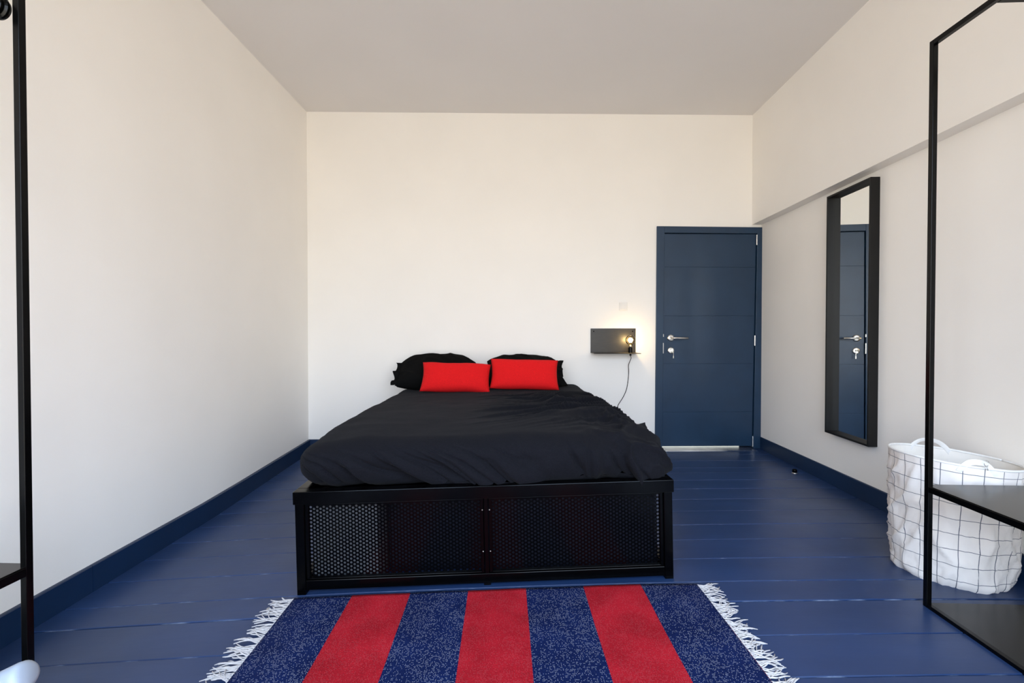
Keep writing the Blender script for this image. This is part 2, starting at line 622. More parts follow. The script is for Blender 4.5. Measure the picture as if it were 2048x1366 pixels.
hl = bpy.data.lights.new('sill_fill_light', 'AREA')  # unseen lamp added behind the door leaf to brighten the threshold
hl.shape = 'RECTANGLE'
hl.size = 0.80
hl.size_y = 0.03
hl.energy = 0.14
hl.color = (0.95, 1.0, 0.93)
hlo = bpy.data.objects.new('sill_fill_light', hl)
COL.objects.link(hlo)
hlo.location = (1.93, YB + 0.098, 0.005)
hlo.rotation_euler = (R(-90), 0, 0)

# ------------------------------------------------------------------ light switch
sw = tag(empty('light_switch', (1.1452, YB, 1.3668)), 'square cream light switch above the black wall lamp shelf', 'switch')
q = MB().box(-0.040, 0.040, -0.008, 0, -0.041, 0.041)
q.build('switch_frame', M_switch, sw, bevel=0.004)
q = MB().hexa([(-0.027, -0.0125, -0.027), (0.027, -0.0125, -0.027), (0.027, -0.007, -0.027), (-0.027, -0.007, -0.027)],
              [(-0.027, -0.0105, 0.027), (0.027, -0.0105, 0.027), (0.027, -0.007, 0.027), (-0.027, -0.007, 0.027)])
q.build('rocker', M_switch, sw, bevel=0.0015)

# ------------------------------------------------------------------ wall lamp: black shelf with a bare bulb
M_shelf = mat('lamp_shelf_black', (0.018, 0.0165, 0.014), 0.40, var=0.25, scale=14, stretch=(1, 1, 6))
wl = tag(empty('wall_lamp', (1.047, YB, 0.918)), 'black metal wall shelf lamp with a lit bare globe bulb and hanging cord', 'lamp')
q = MB().box(-0.218, 0.218, -0.006, 0.0, 0, 0.2365)
q.build('back_plate', M_shelf, wl, bevel=0.0015)
q = MB().box(-0.218, 0.218, -0.185, -0.006, 0.0, 0.006)
q.build('shelf_plate', M_shelf, wl, bevel=0.0015)
for sx in (-0.188, 0.188):
    MB().lathe([(0.0, -0.0092), (0.005, -0.0085), (0.006, -0.006)], 12, 'y', (sx, 0, 0.2095)).build('screw', M_black, wl, smooth=True)
BX, BY = 0.1405, -0.105
so = MB().lathe([(0.0205, 0.006), (0.0205, 0.052), (0.0195, 0.057), (0.017, 0.057)], 24, 'z', (BX, BY, 0))
so.build('socket', M_black, wl, smooth=False)
bu = MB()
prof = [(0.0125, 0.055), (0.0130, 0.068), (0.0150, 0.075)]
for i in range(1, 17):
    a = R(-62) + (R(90) - R(-62)) * i / 16
    prof.append((max(0.0006, 0.0465 * math.cos(a)), 0.1275 + 0.0465 * math.sin(a)))
bu.lathe(prof, 28, 'z', (BX, BY, 0))
bulb = bu.build('bulb', M_bulbglass, wl, smooth=True)
MB().lathe([(0.0128, 0.057), (0.0128, 0.072), (0.009, 0.076)], 18, 'z', (BX, BY, 0)).build('bulb_cap', M_steel, bulb, smooth=True)
fi = MB()
for k in range(8):
    a0 = 2 * PI * k / 8
    r0, r1 = 0.010, 0.021
    fi.tube([(BX + r0 * math.cos(a0), BY + r0 * math.sin(a0), 0.106), (BX + r1 * math.cos(a0), BY + r1 * math.sin(a0), 0.127),
             (BX + r0 * math.cos(a0 + 0.3), BY + r0 * math.sin(a0 + 0.3), 0.147)], 0.0030, 6)
fi.build('filament', emit('filament_glow', (1.0, 0.72, 0.34), 60.0), bulb)
pl = bpy.data.lights.new('bulb_light', 'POINT')
pl.energy = 1.9
pl.color = (1.0, 0.70, 0.34)
pl.shadow_soft_size = 0.018
plo = bpy.data.objects.new('bulb_light', pl)
COL.objects.link(plo)
plo.parent = bulb
plo.location = (BX, BY, 0.128)
co = MB()
cz = lambda x, y, z: (x - 1.047, y, z - 0.918)
cpts = [cz(1.1875, BY, 0.918), cz(1.1885, BY, 0.895), cz(1.2005, -0.08, 0.873), cz(1.197, -0.05, 0.840), cz(1.190, -0.03, 0.800), cz(1.196, -0.015, 0.745),
        cz(1.196, -0.006, 0.690), cz(1.189, -0.004, 0.625), cz(1.176, -0.004, 0.560), cz(1.145, -0.004, 0.490), cz(1.105, -0.004, 0.428),
        cz(1.094, -0.004, 0.400), cz(1.093, -0.004, 0.340), cz(1.080, -0.004, 0.24), cz(1.05, -0.004, 0.13)]
# smooth the cord a little
sm = []
for i in range(len(cpts) - 1):
    p0 = Vector(cpts[max(i - 1, 0)]); p1 = Vector(cpts[i]); p2 = Vector(cpts[i + 1]); p3 = Vector(cpts[min(i + 2, len(cpts) - 1)])
    for k in range(4):
        t = k / 4
        sm.append(0.5 * ((2 * p1) + (p2 - p0) * t + (2 * p0 - 5 * p1 + 4 * p2 - p3) * t * t + (3 * p1 - p0 - 3 * p2 + p3) * t ** 3))
sm.append(Vector(cpts[-1]))
co.tube(sm, 0.0031, 8)
co.build('cord', M_black, wl, smooth=True)
MB().lathe([(0.009, -0.022), (0.009, 0.0)], 12, 'z', (BX, BY, 0)).build('cord_grip', M_black, wl, smooth=False)

# ------------------------------------------------------------------ wall mirror
mir = tag(empty('wall_mirror', (xr(2.865), 2.865, 0.387), (0, 0, -math.atan(0.0692) + 0.0036)),
          'tall rectangular mirror in a deep black box frame on the right wall', 'mirror')
ML, MH, MD, MT = 0.437, 1.724, 0.062, 0.013   # length along the wall, height, depth, frame thickness
for nm, b in (('frame_side', (-MD, -0.002, 0, MT, 0, MH)), ('frame_side', (-MD, -0.002, ML - MT, ML, 0, MH)),
              ('frame_rail', (-MD, -0.002, MT, ML - MT, 0, MT)), ('frame_rail', (-MD, -0.002, MT, ML - MT, MH - MT, MH))):
    MB().box(*b).build(nm, M_mirframe, mir, bevel=0.0012)
MB().box(-0.016, -0.010, MT, ML - MT, MT, MH - MT).build('mirror_glass', M_mirror, mir)
MB().box(-0.010, -0.003, MT, ML - MT, MT, MH - MT).build('backing', M_mirframe, mir)

# ------------------------------------------------------------------ bed frame
BW, BD, BHGT = 1.681, 2.26, 0.4555
bed_yaw = 0.0185
bed_roll = -0.0215   # right side stands higher: uneven floor
BED_M = Matrix.Translation((-0.913, 1.984, -0.0270)) @ Matrix.Rotation(bed_yaw, 4, 'Z') @ Matrix.Rotation(bed_roll, 4, 'Y')
bed = empty('bed_frame')
bed.matrix_world = BED_M
tag(bed, 'black metal bed frame with perforated storage doors facing the striped rug', 'bed')
PT = 0.050
for (x, y) in ((0, 0), (BW - PT, 0), (0, BD - PT), (BW - PT, BD - PT)):
    MB().box(x + 0.006, x + PT - 0.006, y + 0.006, y + PT - 0.006, 0, BHGT - 0.056).build('leg', M_black, bed, bevel=0.002)
RH = 0.056
for nm, b in (('front_rail', (0, BW, 0, PT, BHGT - RH, BHGT)), ('rear_rail', (0, BW, BD - PT, BD, BHGT - RH, BHGT)),
              ('side_rail', (0, PT, PT, BD - PT, BHGT - RH, BHGT)), ('side_rail', (BW - PT, BW, PT, BD - PT, BHGT - RH, BHGT)),
              ('bottom_rail', (PT - 0.006, BW - PT + 0.006, 0.008, 0.046, 0.020, 0.063)),
              ('bottom_rail', (PT - 0.006, BW - PT + 0.006, BD - 0.046, BD - 0.008, 0.020, 0.063)),
              ('bottom_rail', (0.008, 0.046, PT - 0.006, BD - PT + 0.006, 0.020, 0.063)),
              ('bottom_rail', (BW - 0.046, BW - 0.008, PT - 0.006, BD - PT + 0.006, 0.020, 0.063))):
    MB().box(*b).build(nm, M_black, bed, bevel=0.003)
CX = 0.838
MB().box(CX - 0.009, CX + 0.009, 0.006, 0.040, 0.063, BHGT - RH).build('centre_post', M_black, bed, bevel=0.002)
MB().box(CX - 0.015, CX + 0.015, 0.012, 0.040, 0.0, 0.022).build('centre_foot', M_black, bed)
for k in range(13):                           # slats under the mattress
    y = 0.12 + k * 0.165
    MB().box(PT, BW - PT, y, y + 0.07, BHGT - 0.045, BHGT - 0.028).build('slat', M_black, bed)


def perforated(x0, x1, z0, z1, y, th=0.0015, p=0.0163, r=0.0054):
    """Sheet with staggered round holes (columns run straight up), real holes with a wall of thickness th."""
    vs, fs = [], []
    dx = p * math.sqrt(3) / 2
    nx = int((x1 - x0) / dx)
    dx = (x1 - x0) / nx
    nz = int((z1 - z0) / p)
    dzp = (z1 - z0) / nz
    K = 10
    for i in range(nx):
        off = 0.5 if i % 2 else 0.0
        for j in range(-1 if off else 0, nz + (0 if off else 0)):
            cx = x0 + (i + 0.5) * dx
            cz_ = z0 + (j + 0.5 + off) * dzp
            if off and (j == -1 or j == nz - 1):
                # half cells close the sheet at top and bottom
                za, zb = (z0, z0 + dzp * 0.5) if j == -1 else (z1 - dzp * 0.5, z1)
                if j == nz - 1:
                    za = z1 - 0.5 * dzp
                n = len(vs)
                if j == -1:
                    zb = z0 + 0.5 * dzp
                vs += [(cx - dx / 2, y, za), (cx + dx / 2, y, za), (cx + dx / 2, y, zb), (cx - dx / 2, y, zb)]
                fs.append((n, n + 1, n + 2, n + 3))
                continue
            n = len(vs)
            for k in range(K):
                a = 2 * PI * k / K
                ca, sa = math.cos(a), math.sin(a)
                vs.append((cx + r * ca, y, cz_ + r * sa))
            for k in range(K):                # cell outline (rectangle dx x dzp)
                a = 2 * PI * k / K
                ca, sa = math.cos(a), math.sin(a)
                s = min((dx / 2) / max(abs(ca), 1e-6), (dzp / 2) / max(abs(sa), 1e-6))
                vs.append((cx + s * ca, y, cz_ + s * sa))
            vs += [(cx - dx / 2, y, cz_ - dzp / 2), (cx + dx / 2, y, cz_ - dzp / 2), (cx + dx / 2, y, cz_ + dzp / 2), (cx - dx / 2, y, cz_ + dzp / 2)]
            c4 = n + 2 * K
            for k in range(K):
                k2 = (k + 1) % K
                a0, a1 = 2 * PI * k / K, 2 * PI * (k + 1) / K
                corner = None
                for ci, ang in ((2, math.atan2(dzp, dx)), (3, PI - math.atan2(dzp, dx)), (0, PI + math.atan2(dzp, dx)), (1, 2 * PI - math.atan2(dzp, dx))):
                    if a0 < ang < a1:
                        corner = c4 + ci
                if corner is None:
                    fs.append((n + k, n + K + k, n + K + k2, n + k2))
                else:
                    fs.append((n + k, n + K + k, corner, n + K + k2, n + k2))
            for k in range(K):                # wall of the hole
                vs.append((vs[n + k][0], y + th, vs[n + k][2]))
            w0 = n + 2 * K + 4
            for k in range(K):
                k2 = (k + 1) % K
                fs.append((n + k, n + k2, w0 + k2, w0 + k))
    return MB().add(vs, fs)


ZB, ZT = 0.066, BHGT - RH - 0.003
for (a, b) in ((PT - 0.002, CX - 0.012), (CX + 0.012, BW - PT + 0.002)):
    d = MB()
    t_ = 0.013
    d.box(a, a + t_, 0.012, 0.030, ZB, ZT).box(b - t_, b, 0.012, 0.030, ZB, ZT)
    d.box(a + t_, b - t_, 0.012, 0.030, ZB, ZB + 0.004).box(a + t_, b - t_, 0.012, 0.030, ZT - 0.008, ZT)
    d = d.build('storage_door', M_black, bed, bevel=0.0015)
    perforated(a + t_, b - t_, ZB + 0.004, ZT - 0.008, 0.022).build('perforated_sheet', M_black, d, fixn=False)
    for zz in (0.160, 0.345):
        MB().lathe([(0.0, 0.0100), (0.0028, 0.0108), (0.0034, 0.0120)], 10, 'y', ((b if a < 0.5 else a) + (-0.004 if a < 0.5 else 0.004), 0, zz)).build('rivet', M_steel, d, smooth=True)

bx = MB().box(0.060, 0.352, 0.050, 0.40, 0.0, 0.37)
bx = bx.build('storage_box', M_box, bevel=0.006)
bx.matrix_world = BED_M @ Matrix.Translation((0, 0, 0.004))
tag(bx, 'pale grey box behind the left end of the perforated bed front', 'box')

for (x0_, x1_, y0_, lab) in ((0.372, 0.815, 0.165, 'dark box behind the left perforated door, right of the pale grey box'),
                             (0.845, 1.630, 0.095, 'wide dark box behind the right perforated door of the bed')):
    bx = MB().box(x0_, x1_, y0_, y0_ + 0.40, 0.0, 0.36)
    bx = bx.build('storage_box', M_navy, bevel=0.006)
    bx.matrix_world = BED_M @ Matrix.Translation((0, 0, 0.004))
    tag(bx, lab, 'box')

# ------------------------------------------------------------------ duvet
def ridge(x, y, s=0.0):
    """Sharp-crested fold noise, 0..1."""
    n1 = noise.noise((x, y, s))
    return (1 - min(1, abs(n1) * 2.6)) ** 2


def duvet_mesh():
    HX, HY = 0.845, 1.11                       # half size of the block
    ZT_, ZB_ = 0.672, 0.448                    # local heights of top and bottom
    hz = (ZT_ - ZB_) / 2
    cx, cy, czz = BW / 2, 1.135, (ZT_ + ZB_) / 2
    RR = 0.105
    NX, NY, NZ = 250, 190, 36
    mb = MB()

    def place(px, py, pz):
        ix = clamp(px, -(HX - RR), HX - RR)
        iy = clamp(py, -(HY - RR), HY - RR)
        iz = clamp(pz, -(hz - RR), hz - RR)
        d = Vector((px - ix, py - iy, pz - iz))
        n = d.normalized() if d.length > 1e-6 else Vector((0, 0, 1))
        P = Vector((ix, iy, iz)) + n * RR
        lx, ly, lz = P.x + cx, P.y + cy, P.z + czz
        up = max(0.0, n.z)
        fr = max(0.0, -n.y)                    # faces the camera
        # overall shape: puffy middle, right side slumps
        out = 0.0
        fx = lx / BW
        zoff = 0.0
        zoff -= 0.050 * clamp((fx - 0.72) / 0.28) ** 1.6 * clamp(1.25 - ly / 2.0) * (0.5 + 0.5 * (lz - ZB_) / (ZT_ - ZB_))
        zoff -= 0.022 * clamp((0.18 - fx) / 0.18) ** 1.5 * up
        zoff += 0.012 * fbm(lx * 1.3, ly * 1.3, 3.0) * up
        zoff -= 0.020 * up * clamp((0.35 - ly) / 0.35)
        # creases on the top right: run in from the right edge, bending to the left front
        wr = clamp((fx - 0.42) / 0.35) * clamp((ly - 0.15) / 0.35) * clamp((1.72 - ly) / 0.4)
        a = 0.26 + 0.25 * clamp(fx - 0.6)
        u_ = lx * math.cos(a) + ly * math.sin(a)
        v_ = -lx * math.sin(a) + ly * math.cos(a)
        v_ += 0.05 * noise.noise((lx * 2.2, ly * 2.2, 9.0))
        out += 0.044 * wr * (ridge(u_ * 1.3, v_ * 7.0, 1.0) - 0.35) * up
        out += 0.020 * wr * (ridge(u_ * 1.6, v_ * 16.0, 5.0) - 0.35) * up
        # rumpled right front corner
        wc = clamp((fx - 0.74) / 0.16) * clamp((0.75 - ly) / 0.35)
        out += 0.034 * wc * (ridge(lx * 6.0, ly * 4.0 + lz * 5.0, 2.0) - 0.4)
        out += 0.010 * wc * (ridge(lx * 14.0, ly * 10.0 + lz * 9.0, 12.0) - 0.4)
        # soft waves over the rest of the top
        out += 0.0035 * up * fbm(lx * 4.0, ly * 4.0, 7.0)
        # folds of the front face: diagonal, from upper left to lower right
        wf = fr * clamp((ZT_ - 0.02 - lz) / 0.10)
        # overlapping folds: rise slowly, drop steeply on the lower left side
        kk = lx * lerp(5.2, 4.4, fx) + (lz - 0.45) * lerp(9.5, 2.0, clamp((fx - 0.15) / 0.6)) + 0.9 * noise.noise((lx * 2.1, lz * 3.0, 4.0))
        sw = kk - math.floor(kk)
        saw = (sw / 0.90) ** 1.5 if sw < 0.90 else (1 - (sw - 0.90) / 0.10)
        amp = 0.35 + 0.65 * clamp(0.5 + 1.6 * noise.noise((lx * 2.6 + 3.3, 2.0, 8.0)))
        amp *= lerp(1.0, 0.55, clamp((fx - 0.3) / 0.3))
        out -= 0.085 * wf * amp * saw * clamp((ZT_ - 0.03 - lz) / 0.14)
        out += 0.022 * wf
        out -= 0.030 * wf * ridge(kk * 2.3, lz * 3.0, 14.0) ** 2
        # right and left side: gathered edge
        sd = max(0.0, abs(n.x) - 0.2)
        out += 0.012 * sd * (ridge(ly * 6.0, lz * 4.0, 6.0) - 0.4)
        P = Vector((lx, ly, lz)) + n * out + Vector((0, 0, zoff))
        # hem along the front: in the middle it slips over the rail, at the right corner it hangs down
        low = clamp((0.560 - lz) / 0.11)
        if ly < 0.16:
            ov = math.exp(-((lx - 0.90) / 0.27) ** 2) + 0.9 * math.exp(-((lx - 1.57) / 0.10) ** 2) + 0.35 * math.exp(-((lx - 1.30) / 0.10) ** 2)
            ov = min(1.0, ov)
            P.y -= low * (0.050 * ov)
            P.z -= low * (0.030 * ov)
            P.y += low * 0.028 * (1 - ov)
            P.z -= low * 0.014 * (1 - ov)
        # sides bulge a little over the side rails
        if n.x > 0.2:
            P.x += 0.018 * clamp(1.2 - ly)
        if n.x < -0.2:
            P.x -= 0.004
        # rear end lies lower than the middle
        P.z -= 0.030 * clamp((ly - 0.9) / 1.0)
        return P

    def face(nu, nv, fn):
        mb.grid(nu, nv, fn)

    hx, hy = HX, HY
    face(NX, NY, lambda u, v: place((2 * u - 1) * hx, (2 * v - 1) * hy, hz))
    face(NX, NZ, lambda u, v: place((2 * u - 1) * hx, -hy, (2 * v - 1) * hz))
    face(NX, NZ, lambda u, v: place((2 * u - 1) * hx, hy, (2 * v - 1) * hz))
    face(NY, NZ, lambda u, v: place(-hx, (2 * u - 1) * hy, (2 * v - 1) * hz))
    face(NY, NZ, lambda u, v: place(hx, (2 * u - 1) * hy, (2 * v - 1) * hz))
    face(60, 60, lambda u, v: place((2 * u - 1) * hx, (2 * v - 1) * hy, -hz))
    return mb


du = duvet_mesh().build('duvet', M_duvet, smooth=True, weld=0.0008)
du.matrix_world = BED_M
tag(du, 'black rumpled cotton duvet spread over the whole bed', 'duvet')


# ------------------------------------------------------------------ pillows and cushions
def pillow_mb(Wd, Hd, T, pinch=0.06, sag=0.0, seed=0, wr=0.006, pw=0.5, nu=40, nv=28):
    """Stuffed cushion in its own plane: x across, z up, y thickness; corners drawn out."""
    mb = MB()

    def f(s):
        def g(u, v):
            a, b = 2 * u - 1, 2 * v - 1
            x = Wd / 2 * a * (1 - pinch * (1 - b * b))
            z = Hd / 2 * b * (1 - pinch * (1 - a * a)) + Hd / 2
            t = ((1 - a ** 4) * (1 - b ** 4))
            t = max(0.0, t) ** pw
            y = s * T / 2 * t
            n_ = noise.noise((x * 7 + seed, z * 7, s * 3.0))
            y += s * wr * n_ * t
            y += s * wr * (ridge(x * 5 + seed, z * 9 + x * 3, 2.0) - 0.4) * t
            # edges of the seam wander
            x += 0.006 * noise.noise((seed + 1.0, z * 6, 0.0)) * abs(a) ** 4
            z += 0.008 * noise.noise((x * 5, seed + 2.0, 0.0)) * abs(b) ** 4
            z -= sag * (a * a) * v
            return (x, y, z)
        return g
    mb.grid(nu, nv, f(1))
    mb.grid(nu, nv, f(-1), flip=True)
    return mb


def place_pillow(name, mesh_mb, m, loc, rot, label, cat, group=None):
    o = mesh_mb.build(name, m, smooth=True, weld=0.0005)
    o.location = loc
    o.rotation_euler = rot
    return tag(o, label, cat, group)


PILZ = 0.650
p1 = place_pillow('pillow', pillow_mb(0.70, 0.42, 0.22, 0.05, 0.10, 1.0, 0.016), M_pillow, (-0.590, 3.900, PILZ + 0.010), (R(-58), R(0), R(2)),
                  'plump black pillow leaning behind the left red cushion', 'pillow', 'black pillows at the head of the bed')
p2 = place_pillow('pillow', pillow_mb(0.66, 0.41, 0.21, 0.05, 0.06, 5.0, 0.016), M_pillow, (0.165, 3.910, PILZ + 0.010), (R(-58), R(1), R(0)),
                  'plump black pillow leaning behind the right red cushion', 'pillow', 'black pillows at the head of the bed')


def flange(parent, side, seed, z0, z1, x0, wd, y0, y1):
    """Loose oxford edge of the pillow case: a crumpled double strip at the open end."""
    mb = MB()
    for s in (1, -1):
        def g(u, v, s=s):
            z = lerp(z0, z1, v)
            x = x0 + side * (wd * u * (0.75 + 0.5 * noise.noise((seed, z * 14, 0))))
            y = lerp(y0, y1, v) + 0.016 * math.sin(z * 55 + seed) * u + 0.01 * noise.noise((x * 20, z * 20, seed)) + s * 0.004 * (1 - 0.4 * u)
            zz = z + 0.015 * noise.noise((x * 12, z * 9, seed + 4)) * u
            return (x, y, zz)
        mb.grid(8, 22, g, flip=(s < 0))
    mb.build('pillowcase_flap', M_pillow, parent, smooth=True)


flange(p1, -1, 2.0, 0.02, 0.30, -0.31, 0.090, 0.0, -0.02)
flange(p2, 1, 6.0, 0.00, 0.34, 0.29, 0.090, 0.0, -0.02)

r1 = place_pillow('cushion', pillow_mb(0.565, 0.268, 0.13, 0.055, 0.0, 11.0, 0.004), M_red, (-0.397, 3.640, 0.640), (R(-34), R(1.9), R(1.5)),
                  'red rectangular cushion on the left, its top edge sloping down to the right', 'cushion', 'red cushions on the bed')
r2 = place_pillow('cushion', pillow_mb(0.570, 0.278, 0.13, 0.055, 0.0, 17.0, 0.004), M_red, (0.161, 3.695, 0.654), (R(-33), R(1.2), R(-1.0)),
                  'red rectangular cushion on the right, overlapping its neighbour and standing a little higher', 'cushion', 'red cushions on the bed')

# ------------------------------------------------------------------ rug
RX0, RX1, RY0, RY1 = -0.905, 0.840, 0.70, 1.958


def rug_edge(v):                                 # rear edge, a little uneven
    return 0


def rug_z(x, y):
    w_ = 0.0035 * noise.noise((x * 4.2, y * 6.0, 0.5)) + 0.004 * noise.noise((x * 1.6 + y * 2.4, y * 2.0 - x, 4.0))
    return fz(x, y) + 0.011 + w_


def rug_mat():
    m = bpy.data.materials.new('woven_striped_rug')
    m.use_nodes = True
    t = m.node_tree
    N = t.nodes
    b = N['Principled BSDF']
    b.inputs['Roughness'].default_value = 0.92
    b.inputs['Specular IOR Level'].default_value = 0.15

    def node(tp, **kw):
        n = N.new(tp)
        for k, v in kw.items():
            setattr(n, k, v)
        return n

    def math_(op, a, b_=None):
        n = node('ShaderNodeMath', operation=op)
        for i, s in enumerate((a, b_)):
            if s is None:
                continue
            if isinstance(s, (int, float)):
                n.inputs[i].default_value = s
            else:
                t.links.new(s, n.inputs[i])
        return n.outputs[0]
    c = node('ShaderNodeTexCoord')
    s = node('ShaderNodeSeparateXYZ')
    t.links.new(c.outputs['Object'], s.inputs[0])
    x, y = s.outputs[0], s.outputs[1]
    # stepped stripe edge
    st = math_('MULTIPLY', math_('SINE', math_('MULTIPLY', y, 700.0)), 0.0012)
    sx = math_('DIVIDE', math_('ADD', math_('SUBTRACT', x, RX0), st), (RX1 - RX0) / 7)
    odd = math_('MODULO', math_('FLOOR', sx), 2.0)
    # weave
    n1 = node('ShaderNodeTexNoise')
    n1.inputs['Scale'].default_value = 7
    n1.inputs['Detail'].default_value = 5
    t.links.new(c.outputs['Object'], n1.inputs['Vector'])
    n2 = node('ShaderNodeTexNoise')
    n2.inputs['Scale'].default_value = 330
    n2.inputs['Detail'].default_value = 2
    t.links.new(c.outputs['Object'], n2.inputs['Vector'])
    fac = math_('ADD', math_('MULTIPLY', n1.outputs['Fac'], 0.55), math_('MULTIPLY', n2.outputs['Fac'], 0.45))

    def ramp(c0, c1):
        r = node('ShaderNodeValToRGB')
        r.color_ramp.elements[0].position = 0.34
        r.color_ramp.elements[1].position = 0.66
        r.color_ramp.elements[0].color = (*c0, 1)
        r.color_ramp.elements[1].color = (*c1, 1)
        t.links.new(fac, r.inputs[0])
        return r.outputs[0]
    blue = ramp((0.001, 0.006, 0.045), (0.004, 0.014, 0.080))
    red = ramp((0.27, 0.004, 0.010), (0.48, 0.012, 0.024))
    # pale warp flecks showing in a small diagonal grid
    mp = node('ShaderNodeMapping')
    mp.inputs['Scale'].default_value = (255, 160, 1)
    t.links.new(c.outputs['Object'], mp.inputs[0])
    vo = node('ShaderNodeTexVoronoi')
    vo.inputs['Scale'].default_value = 1.0
    vo.inputs['Randomness'].default_value = 0.35
    vo.voronoi_dimensions = '2D'
    t.links.new(mp.outputs[0], vo.inputs['Vector'])
    dot = math_('LESS_THAN', vo.outputs['Distance'], 0.30)
    sc_ = node('ShaderNodeSeparateColor')
    t.links.new(vo.outputs['Color'], sc_.inputs[0])
    n3 = node('ShaderNodeTexNoise')
    n3.inputs['Scale'].default_value = 11
    n3.inputs['Detail'].default_value = 3
    t.links.new(c.outputs['Object'], n3.inputs['Vector'])
    thr = math_('GREATER_THAN', math_('ADD', sc_.outputs[0], math_('MULTIPLY', n3.outputs['Fac'], 0.9)), 1.08)
    fl = math_('MULTIPLY', math_('MULTIPLY', dot, thr), 0.46)
    mxb = node('ShaderNodeMix', data_type='RGBA')
    mxb.inputs[7].default_value = (0.46, 0.47, 0.56, 1)
    t.links.new(fl, mxb.inputs[0])
    t.links.new(blue, mxb.inputs[6])
    flr = math_('MULTIPLY', fl, 0.16)
    mxr = node('ShaderNodeMix', data_type='RGBA')
    mxr.inputs[7].default_value = (0.8, 0.5, 0.52, 1)
    t.links.new(flr, mxr.inputs[0])
    t.links.new(red, mxr.inputs[6])
    mx = node('ShaderNodeMix', data_type='RGBA')
    t.links.new(odd, mx.inputs[0])
    t.links.new(mxb.outputs[2], mx.inputs[6])
    t.links.new(mxr.outputs[2], mx.inputs[7])
    t.links.new(mx.outputs[2], b.inputs['Base Color'])
    bp = node('ShaderNodeBump')
    bp.inputs['Strength'].default_value = 0.5
    bp.inputs['Distance'].default_value = 0.003
    h = math_('ADD', n2.outputs['Fac'], math_('MULTIPLY', vo.outputs['Distance'], -0.6))
    t.links.new(h, bp.inputs['Height'])
    t.links.new(bp.outputs[0], b.inputs['Normal'])
    return m


rug = tag(empty('rug'), 'flat-woven rug with navy and red stripes in front of the bed', 'rug')
q = MB()
NU, NV = 120, 70


def rg(u, v, dz=0.0):
    x = lerp(RX0, RX1, u)
    y = lerp(RY0, RY1, v) + (0.004 * noise.noise((x * 3.0, 7.0, 0)) if v > 0.99 else 0)
    x += 0.004 * noise.noise((u * 6.0, y * 5.0, 3.3))
    return (x, y, rug_z(x, y) + dz)


q.grid(NU, NV, lambda u, v: rg(u, v))
q.grid(NU, NV, lambda u, v: rg(u, v, -0.006), flip=True)
nT = (NU + 1) * (NV + 1)
brd = []
for i in range(NU):
    brd += [(i, i + 1), (NV * (NU + 1) + i, NV * (NU + 1) + i + 1)]
for j_ in range(NV):
    brd += [(j_ * (NU + 1), (j_ + 1) * (NU + 1)), (j_ * (NU + 1) + NU, (j_ + 1) * (NU + 1) + NU)]
q.f += [(a, b, b + nT, a + nT) for a, b in brd]
q.build('woven_cloth', rug_mat(), rug, smooth=True)


def tassel_mb(seed):
    """A bundle of loose twisted cotton threads, lying along +x."""
    rnd = random.Random(seed)
    mb = MB()
    for k in range(4):
        ln = rnd.uniform(0.058, 0.098)
        y0 = (k - 1.5) * 0.0030
        bend = rnd.uniform(-0.030, 0.030)
        ph = rnd.uniform(0, 6)
        pts = []
        for i in range(7):
            t = i / 6
            pts.append((ln * t, y0 * (1 - 0.6 * t) + bend * t * t + 0.004 * math.sin(ph + t * 6), 0.003 + 0.003 * math.sin(ph + t * 5) * t + 0.001 * (k % 2)))
        mb.tube(pts, [0.0019] * 5 + [0.0022, 0.0014], 5)
    mb.lathe([(0.0042, -0.003), (0.0050, 0.002), (0.0040, 0.006)], 8, 'x', (0, 0, 0.003))
    return mb


tm = [tassel_mb(s).mesh('tassel', M_fringe, True) for s in range(8)]
for side in (-1, 1):
    x0 = RX0 if side < 0 else RX1
    y = RY1 - 0.008
    while y > RY0:
        o = bpy.data.objects.new('tassel', random.choice(tm))
        COL.objects.link(o)
        o.parent = rug
        a = random.gauss(0, 0.30) + (0.12 if side > 0 else -0.05)
        o.location = (x0 + side * 0.001 + 0.004 * noise.noise((0 if side < 0 else 6.0, y * 5.0, 3.3)), y, rug_z(x0, y) - 0.007)
        sc = random.uniform(0.82, 1.15)
        o.scale = (sc, random.uniform(0.9, 1.3) * sc, 1)
        o.rotation_euler = (0, side * 0.03, a if side > 0 else PI + a)
        y -= random.uniform(0.0150, 0.0215)


